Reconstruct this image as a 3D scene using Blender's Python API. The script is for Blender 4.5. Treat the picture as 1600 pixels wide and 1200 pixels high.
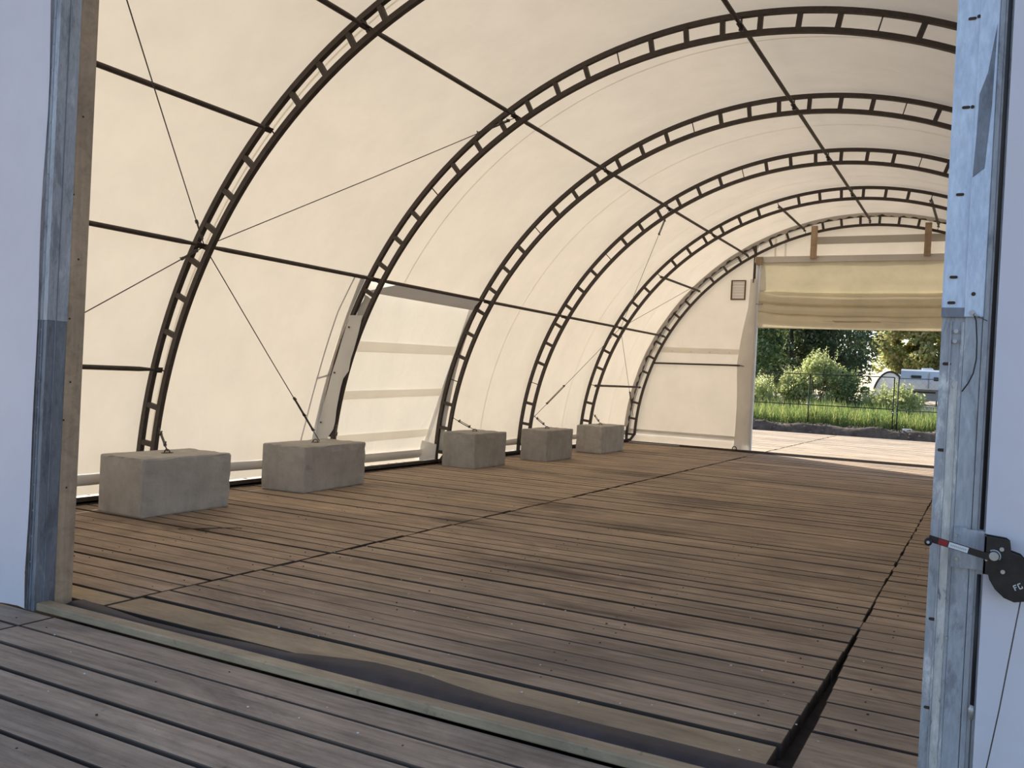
import bpy, bmesh, math, random
import numpy as np
from mathutils import Vector, Matrix
R = math.radians
random.seed(11); RNG = np.random.default_rng(11)
for o in list(bpy.data.objects): bpy.data.objects.remove(o)
SC = bpy.context.scene; COL = SC.collection

# ------------------------------------------------------------------ camera
YAW, PITCH, ROLL, FPX, EYE = 0.4906, -0.0090, 0.0504, 1395.4, 1.6
def camera():
    cy, sy, cp, sp = math.cos(YAW), math.sin(YAW), math.cos(PITCH), math.sin(PITCH)
    f = Vector((-sy*cp, cy*cp, sp)); r = Vector((cy, sy, 0)); u = r.cross(f)
    c, s = math.cos(ROLL), math.sin(ROLL)
    r2 = c*r + s*u; u2 = -s*r + c*u
    cd = bpy.data.cameras.new('camera'); co = bpy.data.objects.new('camera', cd); COL.objects.link(co)
    m = Matrix((r2, u2, -f)).transposed().to_4x4(); m.translation = (0, 0, EYE)
    co.matrix_world = m
    cd.sensor_width = 36; cd.lens = FPX/1600*36; cd.clip_start = .05; cd.clip_end = 900
    SC.camera = co
camera()

# ------------------------------------------------------------------ sky, sun, exposure
SUN_AZ, SUN_EL = 58.5, 31.0            # degrees left of the tunnel axis, above the horizon
SUN_STRENGTH, SKY_STRENGTH, EXPOSURE = 5.0, 0.115, 1.2
w = bpy.data.worlds.new('sky'); SC.world = w; w.use_nodes = True
nt = w.node_tree; bg = nt.nodes['Background']
sk = nt.nodes.new('ShaderNodeTexSky'); sk.sky_type = 'NISHITA'; sk.sun_disc = False
sk.sun_elevation = R(SUN_EL); sk.sun_rotation = R(-SUN_AZ); sk.altitude = 600; sk.air_density = 1.0; sk.dust_density = 1.5
nt.links.new(sk.outputs[0], bg.inputs[0]); bg.inputs[1].default_value = SKY_STRENGTH
sd = bpy.data.lights.new('sun', 'SUN'); sd.energy = SUN_STRENGTH; sd.angle = R(.6); sd.color = (1, .93, .80)
so = bpy.data.objects.new('sun', sd); COL.objects.link(so)
tosun = Vector((-math.sin(R(SUN_AZ))*math.cos(R(SUN_EL)), math.cos(R(SUN_AZ))*math.cos(R(SUN_EL)), math.sin(R(SUN_EL))))
so.rotation_euler = tosun.to_track_quat('Z', 'Y').to_euler(); so.location = (-40, 40, 40)
vs = SC.view_settings; vs.view_transform = 'Standard'; vs.look = 'None'; vs.gamma = 1; vs.use_curve_mapping = False
vs.exposure = EXPOSURE
SC.cycles.max_bounces = 10; SC.cycles.diffuse_bounces = 8; SC.cycles.transmission_bounces = 6; SC.cycles.caustics_reflective = False
SC.cycles.sample_clamp_indirect = 6

# ------------------------------------------------------------------ materials
def mat(name):
    m = bpy.data.materials.new(name); m.use_nodes = True; m.node_tree.nodes.clear()
    N = m.node_tree.nodes; L = m.node_tree.links
    out = N.new('ShaderNodeOutputMaterial')
    return m, N, L, out
def coords(N, L, kind, scale):
    if kind == 'world':
        g = N.new('ShaderNodeNewGeometry'); src = g.outputs['Position']
    else:
        g = N.new('ShaderNodeTexCoord'); src = g.outputs['Object']
    mp = N.new('ShaderNodeMapping'); mp.inputs['Scale'].default_value = scale
    L.new(src, mp.inputs['Vector']); return mp.outputs[0]
def noise(N, L, vec, sc=1, det=4, rough=.6, dist=0):
    n = N.new('ShaderNodeTexNoise'); n.inputs['Scale'].default_value = sc; n.inputs['Detail'].default_value = det
    n.inputs['Roughness'].default_value = rough; n.inputs['Distortion'].default_value = dist
    L.new(vec, n.inputs['Vector']); return n.outputs[0]
def ramp(N, L, fac, stops):
    r = N.new('ShaderNodeValToRGB'); e = r.color_ramp.elements
    while len(e) < len(stops): e.new(.5)
    for k, (p, c) in enumerate(stops):
        e[k].position = p; e[k].color = (*c, 1) if len(c) == 3 else c
    L.new(fac, r.inputs[0]); return r.outputs[0]
def mixc(N, L, fac, a, b, mode='MIX'):
    m = N.new('ShaderNodeMix'); m.data_type = 'RGBA'; m.blend_type = mode
    for k, v in ((0, fac), (6, a), (7, b)):
        if hasattr(v, 'is_linked') or hasattr(v, 'links'): L.new(v, m.inputs[k])
        else: m.inputs[k].default_value = v if k == 0 else (*v, 1)
    return m.outputs[2]
def bump(N, L, h, strength=.3, dist=.01):
    b = N.new('ShaderNodeBump'); b.inputs['Strength'].default_value = strength; b.inputs['Distance'].default_value = dist
    L.new(h, b.inputs['Height']); return b.outputs[0]
def principled(N, L, out, col, rough=.7, metal=0, nrm=None, spec=.4):
    p = N.new('ShaderNodeBsdfPrincipled')
    if hasattr(col, 'links'): L.new(col, p.inputs['Base Color'])
    else: p.inputs['Base Color'].default_value = (*col, 1)
    p.inputs['Roughness'].default_value = rough; p.inputs['Metallic'].default_value = metal
    p.inputs['Specular IOR Level'].default_value = spec
    if nrm: L.new(nrm, p.inputs['Normal'])
    L.new(p.outputs[0], out.inputs[0]); return p
def plain(name, col, rough=.7, metal=0, var=.15, sc=8, b=0):
    m, N, L, out = mat(name)
    n = noise(N, L, coords(N, L, 'obj', (1, 1, 1)), sc, 5)
    c = ramp(N, L, n, [(.3, tuple(x*(1-var) for x in col)), (.7, tuple(min(1, x*(1+var)) for x in col))])
    principled(N, L, out, c, rough, metal, bump(N, L, n, b, .01) if b else None); return m
def fabric(name, refl, trans, dirt=.10, sc=(1, 1, 1), wrinkle=.25, wsc=2.0, kind='world'):
    m, N, L, out = mat(name)
    v = coords(N, L, kind, sc)
    n1 = noise(N, L, v, 1.3, 6, .65); n2 = noise(N, L, v, wsc, 3, .5, .6); n3 = noise(N, L, v, 160, 2)
    d1 = ramp(N, L, n1, [(.30, tuple(x*(1-dirt) for x in refl)), (.62, refl)])
    d2 = ramp(N, L, n1, [(.30, tuple(x*(1-dirt) for x in trans)), (.62, trans)])
    hgt = N.new('ShaderNodeMath'); hgt.operation = 'MULTIPLY_ADD'; L.new(n3, hgt.inputs[0]); hgt.inputs[1].default_value = .02; L.new(n2, hgt.inputs[2])
    nr = bump(N, L, hgt.outputs[0], wrinkle, .05)
    a = N.new('ShaderNodeBsdfDiffuse'); b = N.new('ShaderNodeBsdfTranslucent'); ad = N.new('ShaderNodeAddShader')
    L.new(d1, a.inputs[0]); L.new(d2, b.inputs[0]); L.new(nr, a.inputs['Normal']); L.new(nr, b.inputs['Normal'])
    L.new(a.outputs[0], ad.inputs[0]); L.new(b.outputs[0], ad.inputs[1]); L.new(ad.outputs[0], out.inputs[0]); return m

M = {}
M['cover'] = fabric('cover_fabric', (.72, .70, .675), (.158, .139, .113), .07)
M['patch'] = fabric('patch_fabric', (.74, .72, .70), (.165, .150, .125), .05, wrinkle=.4, wsc=3)
M['patch_band'] = fabric('patch_band', (.22, .215, .205), (.66, .64, .60), .04)
M['flap'] = fabric('flap_fabric', (.37, .355, .335), (.16, .152, .14), .06)
M['seam'] = fabric('seam_tape', (.22, .21, .20), (.62, .60, .56), .03)
M['curtain'] = fabric('curtain_fabric', (.60, .565, .48), (.13, .112, .070), .14, wrinkle=.35, wsc=2.5)
M['tarp_front'] = fabric('tarp_front', (.71, .695, .765), (.06, .06, .058), .08, wrinkle=.35, wsc=1.8)
M['pocket'] = fabric('hem_fabric', (.66, .64, .615), (.09, .082, .072), .10)
M['steel_dark'] = plain('dark_steel', (.068, .054, .048), .6, .2, .2, 14)
M['black'] = plain('black_rubber', (.018, .018, .02), .5, 0, .2)
M['cable'] = plain('steel_cable', (.11, .10, .095), .5, .5)
M['bolt'] = plain('zinc_bolt', (.45, .44, .43), .45, .6)
M['darkhole'] = plain('rusty_slot', (.06, .04, .03), .9)
M['soil'] = plain('soil', (.085, .066, .053), .95, 0, .5, 9, .6)
M['clod'] = plain('dry_clod', (.20, .165, .13), .95, 0, .4, 9, .5)
M['under'] = plain('under_deck', (.05, .04, .034), .95, 0, .3)
M['paint_black'] = plain('black_paint', (.022, .017, .016), .45, .1, .5, 20)
M['red'] = plain('red_sticker', (.30, .018, .022), .5)
M['white_plastic'] = plain('white_print', (.70, .72, .74), .5, 0, .06)
M['frame_brown'] = plain('brown_frame', (.16, .10, .06), .7)
M['louvre'] = fabric('louvre', (.6, .58, .54), (.25, .23, .2), .05)
M['rv_white'] = plain('trailer_white', (.66, .70, .78), .45, 0, .05)
M['rv_grey'] = plain('trailer_grey', (.30, .32, .35), .5, 0, .1)
M['rv_dark'] = plain('trailer_dark', (.03, .03, .035), .4)
M['tarp_dark'] = plain('dark_skirt', (.055, .047, .052), .7, 0, .3, 5, .3)
M['fence'] = plain('fence_metal', (.02, .024, .022), .8)
M['trunk'] = plain('bark', (.07, .055, .042), .95, 0, .4, 6, .5)

SPOTS = [(-5.45, 14.9, 1.3, .55), (-4.75, 10.2, .55, .55), (-3.3, 9.3, .9, .35), (-2.3, 5.75, .75, .10), (-3.2, 6.7, 1.1, .22), (-4.9, 8.3, .7, .3), (-6.7, 6.1, .8, .25), (-3.3, 12.2, 1.6, .4)]
def wood(name, stops, grain=(1.2, 26, 26), stain=0, rough=.85, rnd=.35, spots=False):
    m, N, L, out = mat(name)
    vo = coords(N, L, 'obj', (1, 1, 1)); oi = N.new('ShaderNodeObjectInfo')
    vw = coords(N, L, 'world', grain)
    g = noise(N, L, vw, 1, 6, .7, .4); c = ramp(N, L, g, stops)
    big = noise(N, L, coords(N, L, 'world', (.5, .9, .9)), 1.0, 5, .65)
    c = mixc(N, L, 1.0, c, ramp(N, L, big, [(.3, (.72, .72, .74)), (.7, (1.18, 1.12, 1.05))]), 'MULTIPLY')
    mid = noise(N, L, coords(N, L, 'world', (2.2, 7, 7)), 1.0, 6, .75, .5)
    c = mixc(N, L, 1.0, c, ramp(N, L, mid, [(.3, (.74, .73, .72)), (.5, (1, 1, 1)), (.72, (1.16, 1.13, 1.10))]), 'MULTIPLY')
    rr = ramp(N, L, oi.outputs['Random'], [(0, (1-rnd,)*3), (1, (1+rnd*.8, 1+rnd*.75, 1+rnd*.7))])
    c = mixc(N, L, 1.0, c, rr, 'MULTIPLY')
    if stain:
        s1 = noise(N, L, coords(N, L, 'world', (.42, .85, 1)), 1.0, 6, .72, .8)
        c = mixc(N, L, ramp(N, L, s1, [(.50, (0, 0, 0)), (.66, (stain,)*3)]), c, (.10, .080, .070))
        if spots:        # oily patches trodden into the boards
            gm = N.new('ShaderNodeNewGeometry'); nz = noise(N, L, coords(N, L, 'world', (1.6, 3.2, 1)), 1.0, 6, .75); last = None
            for (px_, py_, ax, ay) in SPOTS:
                mp = N.new('ShaderNodeMapping'); mp.inputs['Location'].default_value = (-px_/ax, -py_/ay, 0); mp.inputs['Scale'].default_value = (1/ax, 1/ay, 0); L.new(gm.outputs['Position'], mp.inputs['Vector'])
                ln = N.new('ShaderNodeVectorMath'); ln.operation = 'LENGTH'; L.new(mp.outputs[0], ln.inputs[0])
                ad = N.new('ShaderNodeMath'); ad.operation = 'MULTIPLY_ADD'; L.new(nz, ad.inputs[0]); ad.inputs[1].default_value = 2.4; L.new(ln.outputs['Value'], ad.inputs[2])
                mr = N.new('ShaderNodeMapRange'); L.new(ad.outputs[0], mr.inputs[0]); mr.inputs[1].default_value = 1.35; mr.inputs[2].default_value = 2.2; mr.inputs[3].default_value = .72; mr.inputs[4].default_value = 0
                if last is None: last = mr.outputs[0]
                else:
                    mm = N.new('ShaderNodeMath'); mm.operation = 'MAXIMUM'; L.new(last, mm.inputs[0]); L.new(mr.outputs[0], mm.inputs[1]); last = mm.outputs[0]
            c = mixc(N, L, last, c, (.085, .066, .056))
        s2 = noise(N, L, coords(N, L, 'world', (9, 9, 9)), 1.0, 3, .7)
        c = mixc(N, L, ramp(N, L, s2, [(.66, (0, 0, 0)), (.74, (.55,)*3)]), c, (.10, .075, .06))
    principled(N, L, out, c, rough, 0, bump(N, L, g, .35, .006), .25); return m
M['plank'] = wood('weathered_plank', [(.25, (.235, .182, .138)), (.52, (.40, .317, .243)), (.8, (.53, .428, .335))], stain=.5, rnd=.09, spots=True)
M['plank_side'] = wood('plank_edge_gap_shade', [(.25, (.075, .057, .045)), (.6, (.11, .085, .067)), (.85, (.14, .108, .086))])  # plank sides coloured dark to put shade into the gaps between boards
M['plank_pale'] = wood('pale_plank', [(.25, (.36, .28, .185)), (.6, (.46, .37, .25)), (.85, (.54, .44, .31))], stain=.3, rnd=.08)
M['plank_out'] = wood('sun_bleached_plank', [(.25, (.24, .19, .145)), (.55, (.40, .33, .255)), (.8, (.48, .41, .32))], stain=.35)
M['lumber'] = wood('lumber', [(.25, (.36, .27, .19)), (.6, (.47, .365, .262)), (.85, (.55, .44, .325))], (14, 14, .8), 0, .8, .12)

def galv(name, a, b, dark, thr=.5, metal=.35, sc=(9, 9, 2.6)):
    m, N, L, out = mat(name)
    v = coords(N, L, 'world', sc); n = noise(N, L, v, 1.0, 7, .72, .3)
    c = ramp(N, L, n, [(thr-.14, dark), (thr-.06, a), (thr+.02, a), (thr+.12, b)])
    f = noise(N, L, coords(N, L, 'world', (70, 70, 18)), 1, 3)
    c = mixc(N, L, 1.0, c, ramp(N, L, f, [(.3, (.85,)*3), (.7, (1.1,)*3)]), 'MULTIPLY')
    principled(N, L, out, c, .5, metal, bump(N, L, n, .15, .004)); return m
M['galv_blue'] = galv('galvanised_bright', (.58, .68, .84), (.64, .74, .88), (.40, .45, .53), .45, .15)
M['galv_worn'] = galv('galvanised_worn', (.40, .42, .46), (.78, .78, .76), (.26, .27, .30), .52, .15)
M['paint_worn'] = galv('worn_paint', (.60, .59, .56), (.72, .71, .68), (.20, .21, .24), .50, .1, (26, 26, 7))
M['galv_dark'] = galv('galvanised_dark', (.22, .24, .28), (.30, .33, .38), (.15, .16, .19), .55, .2)
M['galv_grey'] = galv('galvanised_grey', (.42, .45, .50), (.54, .58, .64), (.28, .30, .34), .55, .15)
def concrete():
    m, N, L, out = mat('concrete')
    oi = N.new('ShaderNodeObjectInfo')
    v = coords(N, L, 'obj', (1, 1, 1)); n = noise(N, L, v, 3.5, 8, .7); f = noise(N, L, v, 60, 4, .7)
    vv = coords(N, L, 'obj', (6, 6, 1.2)); st = noise(N, L, vv, 1.2, 5, .6)
    c = ramp(N, L, n, [(.28, (.34, .322, .300)), (.6, (.45, .428, .40)), (.8, (.52, .495, .465))])
    c = mixc(N, L, 1.0, c, ramp(N, L, st, [(.3, (.91,)*3), (.7, (1.05,)*3)]), 'MULTIPLY')
    c = mixc(N, L, 1.0, c, ramp(N, L, oi.outputs['Random'], [(0, (.86,)*3), (1, (1.12,)*3)]), 'MULTIPLY')
    pit = ramp(N, L, f, [(.28, (.5,)*3), (.36, (1,)*3)]); c = mixc(N, L, 1.0, c, pit, 'MULTIPLY')
    principled(N, L, out, c, .95, 0, bump(N, L, f, .4, .006), .2); return m
M['concrete'] = concrete()
def ground():
    m, N, L, out = mat('ground')
    g = N.new('ShaderNodeNewGeometry'); sep = N.new('ShaderNodeSeparateXYZ'); L.new(g.outputs['Position'], sep.inputs[0])
    n = noise(N, L, coords(N, L, 'world', (1, 1, 1)), .35, 8, .75); k = noise(N, L, coords(N, L, 'world', (1, 1, 1)), 4, 5)
    soil = ramp(N, L, k, [(.3, (.06, .046, .037)), (.7, (.15, .115, .09))])
    turf = ramp(N, L, n, [(.35, (.07, .10, .03)), (.65, (.16, .17, .06))])
    sand = ramp(N, L, n, [(.3, (.30, .25, .18)), (.7, (.42, .36, .27))])
    def step(a, b):
        r = N.new('ShaderNodeMapRange'); r.inputs[1].default_value = a; r.inputs[2].default_value = b; L.new(sep.outputs[1], r.inputs[0]); return r.outputs[0]
    c = mixc(N, L, step(38, 40), soil, turf); c = mixc(N, L, step(47, 50), c, sand)
    principled(N, L, out, c, .95, 0, bump(N, L, k, .5, .05)); return m
M['ground'] = ground()
def leafmat(name, a, b, c3, tr=.45):
    m, N, L, out = mat(name)
    g = N.new('ShaderNodeNewGeometry')
    col = ramp(N, L, g.outputs['Random Per Island'], [(0, a), (.55, b), (1, c3)])
    d = N.new('ShaderNodeBsdfDiffuse'); t = N.new('ShaderNodeBsdfTranslucent'); mx = N.new('ShaderNodeMixShader'); mx.inputs[0].default_value = tr
    L.new(col, d.inputs[0]); L.new(col, t.inputs[0]); L.new(d.outputs[0], mx.inputs[1]); L.new(t.outputs[0], mx.inputs[2])
    gl = N.new('ShaderNodeBsdfGlossy'); gl.inputs['Roughness'].default_value = .45; gl.inputs[0].default_value = (1, 1, 1, 1)
    m2 = N.new('ShaderNodeMixShader'); m2.inputs[0].default_value = .05; L.new(mx.outputs[0], m2.inputs[1]); L.new(gl.outputs[0], m2.inputs[2])
    L.new(m2.outputs[0], out.inputs[0]); return m
M['leaf_dark'] = leafmat('leaf_dark', (.045, .07, .03), (.08, .115, .045), (.15, .19, .075), .4)
M['leaf_mid'] = leafmat('leaf_mid', (.12, .18, .055), (.21, .28, .085), (.36, .40, .16), .5)
M['leaf_bush'] = leafmat('leaf_bush', (.30, .35, .12), (.48, .52, .21), (.66, .66, .34), .58)
M['leaf_gold'] = leafmat('leaf_gold', (.26, .34, .10), (.46, .48, .18), (.56, .40, .20), .55)
M['grass'] = leafmat('grass_blades', (.12, .19, .05), (.24, .33, .085), (.48, .45, .17), .5)

# ------------------------------------------------------------------ mesh helpers
class MB:
    def __init__(s): s.v = []; s.f = []
    def quad(s, *p):
        k = len(s.v); s.v += [tuple(q) for q in p]; s.f.append(tuple(range(k, k+len(p)))); return s
    def box(s, x0, x1, y0, y1, z0, z1, ch=0):
        k = len(s.v)
        if ch <= 0:
            s.v += [(x, y, z) for z in (z0, z1) for y in (y0, y1) for x in (x0, x1)]
            s.f += [tuple(k+i for i in q) for q in ((0, 2, 3, 1), (4, 5, 7, 6), (0, 1, 5, 4), (2, 6, 7, 3), (0, 4, 6, 2), (1, 3, 7, 5))]
            return s
        bm = bmesh.new(); bmesh.ops.create_cube(bm, size=1)
        for q in bm.verts: q.co = Vector(((x0+x1)/2+q.co.x*(x1-x0), (y0+y1)/2+q.co.y*(y1-y0), (z0+z1)/2+q.co.z*(z1-z0)))
        bmesh.ops.bevel(bm, geom=bm.edges[:], offset=ch, segments=1, affect='EDGES', profile=.5)
        bm.verts.index_update()
        s.v += [tuple(q.co) for q in bm.verts]; s.f += [tuple(k+q.index for q in f.verts) for f in bm.faces]; bm.free(); return s
    def beam(s, a, b, wd, ht, up=(0, 0, 1)):
        a, b = Vector(a), Vector(b); d = (b-a).normalized(); up = Vector(up)
        r = d.cross(up)
        if r.length < 1e-4: r = d.cross(Vector((0, 1, 0)))
        r.normalize(); u = r.cross(d); k = len(s.v)
        for p in (a, b):
            for (i, j) in ((-1, -1), (1, -1), (1, 1), (-1, 1)): s.v.append(tuple(p+r*i*wd/2+u*j*ht/2))
        s.f += [tuple(k+i for i in q) for q in ((0, 1, 2, 3), (7, 6, 5, 4), (0, 4, 5, 1), (1, 5, 6, 2), (2, 6, 7, 3), (3, 7, 4, 0))]; return s
    def tube(s, pts, rad, n=8, cap=True):
        pts = [Vector(p) for p in pts]; rs = rad if isinstance(rad, list) else [rad]*len(pts); k = len(s.v)
        ref = None
        for i, p in enumerate(pts):
            d = (pts[min(i+1, len(pts)-1)]-pts[max(i-1, 0)]).normalized()
            if ref is None:
                ref = d.cross(Vector((0, 0, 1)))
                if ref.length < 1e-3: ref = d.cross(Vector((1, 0, 0)))
            ref = (ref-d*ref.dot(d)).normalized(); b = d.cross(ref)
            r = rs[i]; rx, ry = r if isinstance(r, (tuple, list)) else (r, r)
            for j in range(n):
                t = 2*math.pi*j/n; s.v.append(tuple(p+ref*math.cos(t)*rx+b*math.sin(t)*ry))
        for i in range(len(pts)-1):
            for j in range(n):
                a = k+i*n+j; c = k+i*n+(j+1) % n; s.f.append((a, c, c+n, a+n))
        if cap: s.f.append(tuple(k+j for j in range(n-1, -1, -1))); s.f.append(tuple(k+(len(pts)-1)*n+j for j in range(n)))
        return s
    def disc(s, c, axis, r, th, n=20):
        c = Vector(c); a = Vector(axis).normalized()*th; return s.tube([c-a/2, c+a/2], r, n)
    def sheet(s, fn, nu, nv):
        k = len(s.v)
        for i in range(nu+1):
            for j in range(nv+1): s.v.append(tuple(fn(i/nu, j/nv)))
        for i in range(nu):
            for j in range(nv):
                a = k+i*(nv+1)+j; s.f.append((a, a+nv+1, a+nv+2, a+1))
        return s
    def prism(s, poly, y0, y1):
        k = len(s.v); n = len(poly)
        s.v += [(x, y0, z) for x, z in poly]+[(x, y1, z) for x, z in poly]
        s.f.append(tuple(k+i for i in range(n))); s.f.append(tuple(k+n+i for i in range(n-1, -1, -1)))
        for i in range(n): j = (i+1) % n; s.f.append((k+i, k+n+i, k+n+j, k+j))
        return s
    def mesh(s, name, m, smooth=False):
        me = bpy.data.meshes.new(name); me.from_pydata(s.v, [], s.f); me.materials.append(M[m] if isinstance(m, str) else m)
        if smooth: me.polygons.foreach_set('use_smooth', [True]*len(me.polygons))
        me.update(); return me
    def build(s, name, m, parent=None, smooth=False, fixn=True):
        me = s.mesh(name, m, smooth)
        if fixn:
            bm = bmesh.new(); bm.from_mesh(me); bmesh.ops.recalc_face_normals(bm, faces=bm.faces); bm.to_mesh(me); bm.free()
        return link(name, me, parent)
def link(name, me, parent=None, loc=(0, 0, 0), rot=None, scale=None):
    o = bpy.data.objects.new(name, me); COL.objects.link(o); o.location = loc
    if rot: o.rotation_euler = rot
    if scale: o.scale = scale
    if parent: o.parent = parent
    return o
def empty(name, loc=(0, 0, 0), rz=0):
    o = bpy.data.objects.new(name, None); COL.objects.link(o); o.location = loc; o.rotation_euler = (0, 0, rz); o.empty_display_size = .1; return o
def tag(o, label, cat, group=None):
    o['label'] = label; o['category'] = cat
    if group: o['group'] = group
    return o
def struct(o, label=None):
    o['kind'] = 'structure'
    if label: o['label'] = label
    return o
def wob(x, y=0, z=0, s=0):          # cheap smooth pseudo-noise in -1..1
    return (math.sin(1.7*x+2.3*y+s)+math.sin(2.9*y-1.3*z+1.7*s)+math.sin(3.1*z+1.1*x+.7*s))/3

# ------------------------------------------------------------------ dimensions of the hall
CX, RI, RO, RC, RP = -2.67, 5.58, 5.80, 5.855, 5.69      # centre line, inner / outer chord, cover, purlins
PITCH_Y, YA = 3.104, 6.955
YARCH = [YA+PITCH_Y*k for k in range(-1, 6)]              # front arch, A..F
YF, YE = 3.50, YARCH[-1]                                  # front wall, far arch
def arc(r, deg, y): return (CX-r*math.cos(R(deg)), y, r*math.sin(R(deg)))

# ------------------------------------------------------------------ ground and deck
def terrain(x, y):
    z = -.20
    if y > 35.1:
        k = min(1, max(0, (y-35.25-.12*wob(x*1.9))/.40)); z += (.50+.10*wob(x*2.7, y*1.3))*k*k*(3-2*k)
    if y > 36.2: z -= .16*min(1, (y-36.2)/1.2)
    if y > 38: z += .10*min(1, (y-38)/2)
    if y > 41: z += .78*min(1, (y-41)/12)
    return z + (.05*wob(x*1.1, y*.9, 0, 3) if y > 36 else 0)
g = MB()
xs = list(np.linspace(-260, -30, 8))+list(np.linspace(-24, 12, 145))+list(np.linspace(20, 260, 8))
ys = list(np.linspace(-60, 34, 8))+list(np.linspace(35, 37, 26))+list(np.linspace(37.3, 60, 70))+list(np.linspace(66, 330, 12))
for x in xs:
    for y in ys: g.v.append((x, y, terrain(x, y)))
ny = len(ys)
for i in range(len(xs)-1):
    for j in range(ny-1): a = i*ny+j; g.f.append((a, a+ny, a+ny+1, a+1))
struct(g.build('ground', 'ground', smooth=True), 'dark soil bank, turf and sandy yard around the plank deck')

fl = MB(); fl.box(-9.15, 3.75, -4, 34.9, -.19, -.075)
floor = struct(fl.build('floor', 'under'), 'weathered timber mat deck with narrow gaps')
unit = MB().box(-.5, .5, -.5, .5, -1, 0, 0)
# a plank with eased top edges, unit length and width
def plank_mesh(name, m):
    b = MB(); e = .016; zt = 0; zs = -.05
    k = [(-.5, -.5, -1), (.5, -.5, -1), (.5, .5, -1), (-.5, .5, -1), (-.5, -.5, zs), (.5, -.5, zs), (.5, .5, zs), (-.5, .5, zs),
         (-.499, -.5+e, zt), (.499, -.5+e, zt), (.499, .5-e, zt), (-.499, .5-e, zt)]
    b.v = k; b.f = [(3, 2, 1, 0), (0, 1, 5, 4), (1, 2, 6, 5), (2, 3, 7, 6), (3, 0, 4, 7), (4, 5, 9, 8), (5, 6, 10, 9), (6, 7, 11, 10), (7, 4, 8, 11), (8, 9, 10, 11)]
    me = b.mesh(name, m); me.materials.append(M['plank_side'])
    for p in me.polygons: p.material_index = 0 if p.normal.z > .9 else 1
    return me
PM = {k: plank_mesh('plank_'+k, k) for k in ('plank', 'plank_pale', 'plank_out')}
rest_in, rest_out = MB(), MB()
def add_plank(x0, x1, y0, y1, m='plank', single=True, rest=None):
    dz = random.uniform(-.004, .003)
    if single:
        link('plank', PM[m], floor, ((x0+x1)/2, (y0+y1)/2, dz), (0, 0, random.uniform(-.0007, .0007)), (x1-x0, y1-y0, .075))
    else: rest.box(x0, x1, y0, y1, -.075, dz)
def rgap(y):   # the mats part towards the front along the right-hand joint
    return max(.010, .10-(y-4.0)*.040) if y > 3.6 else .02
rows = [(-9.10, -4.935, .2215, 4.07), (-4.915, -.73, .2165, 4.14), (-.66, 3.70, .2325, 4.40)]
NP = 0
for ri, (xa, xb, pitch, y_ref) in enumerate(rows):
    # inside the hall
    k0 = 0; y = y_ref
    add_plank(xa, xb-(.03 if ri == 1 else 0), 3.84, y_ref-.018, 'plank_pale' if ri < 2 else 'plank'); NP += 1
    while y < 22.2:
        gap = random.choice((.010, .014, .017, .020, .024, .030))
        if 8.5 < y < 11.5 or y > 13: gap = random.choice((.008, .011, .015, .020, .030))
        x0, x1 = xa, xb
        j = random.uniform(-.012, .012)
        if ri == 0: x1 += j-.004
        if ri == 1: x0 += j+.004+(.02 if 11 < y < 21 else 0); x1 = -.70-rgap(y)/2+random.uniform(-.008, .008)*(y > 6)
        if ri == 2: x0 = -.70+rgap(y)/2+random.uniform(-.006, .008)*(y > 6)
        single = y < (19.5 if ri < 2 else 15)
        add_plank(x0, x1, y+gap/2, y+pitch-gap/2, 'plank', single, rest_in); NP += single
        y += pitch
    # apron in front of the door
    y = 3.495
    while y > -3.8:
        gap = random.choice((.014, .020, .028, .034))
        single = y > 1.2
        add_plank(xa, xb, y-.2345+gap/2, y-gap/2, 'plank', single, rest_in); NP += single
        y -= .2345
    # apron behind the hall
    y = 22.25
    while y < 34.7:
        gap = random.choice((.006, .008, .014)); add_plank(xa+random.uniform(0, .03), xb-random.uniform(0, .03), y+gap/2, y+.222-gap/2, 'plank_out', False, rest_out); y += .222
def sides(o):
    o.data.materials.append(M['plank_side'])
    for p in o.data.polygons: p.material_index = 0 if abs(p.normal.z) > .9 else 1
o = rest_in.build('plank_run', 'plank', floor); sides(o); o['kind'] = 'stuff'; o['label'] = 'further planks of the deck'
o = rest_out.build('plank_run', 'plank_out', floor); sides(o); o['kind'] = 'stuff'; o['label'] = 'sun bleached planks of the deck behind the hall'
bl = MB()
for ri, (xa, xb, pitch, y_ref) in enumerate(rows):
    for kk in range(-14, 26):
        y = (y_ref+(kk+.5)*pitch) if kk >= 0 else (3.38+(kk+1)*.2345)
        for fx in (.04, .33, .36, .66, .69, .96):
            if random.random() < .6:
                x = xa+(xb-xa)*fx+random.uniform(-.03, .03); yy = y+random.uniform(-.06, .06)
                bl.disc((x, yy, .0015), (0, 0, 1), random.uniform(.004, .007), .005, 6)
o = bl.build('nail_head', 'darkhole', floor); o['kind'] = 'stuff'; o['label'] = 'rusty nail heads scattered over the planks'
ch = MB()
for k in range(70):
    x, y = random.uniform(-5.0, -.2), random.uniform(2.2, 7.0)
    if 3.45 < y < 3.9: continue
    r = random.uniform(.003, .0055); ch.box(x-r, x+r, y-r*.7, y+r*.7, .001, .001+r*.8)
o = tag(ch.build('gravel_chip', 'white_plastic'), 'tiny pale gravel chips strewn over the near planks', 'gravel'); o['kind'] = 'stuff'
# twig lying beside the nearest block
tw = MB(); tw.tube([(-6.62, 5.92, .012), (-6.5, 6.05, .014), (-6.36, 6.2, .02), (-6.25, 6.36, .012)], [.004, .006, .005, .003], 6); tw.tube([(-6.5, 6.05, .016), (-6.43, 6.03, .02), (-6.38, 6.08, .012)], .003, 5)
tag(tw.build('twig', 'trunk'), 'small dark twig lying on the planks before the nearest concrete block', 'twig')

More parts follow.
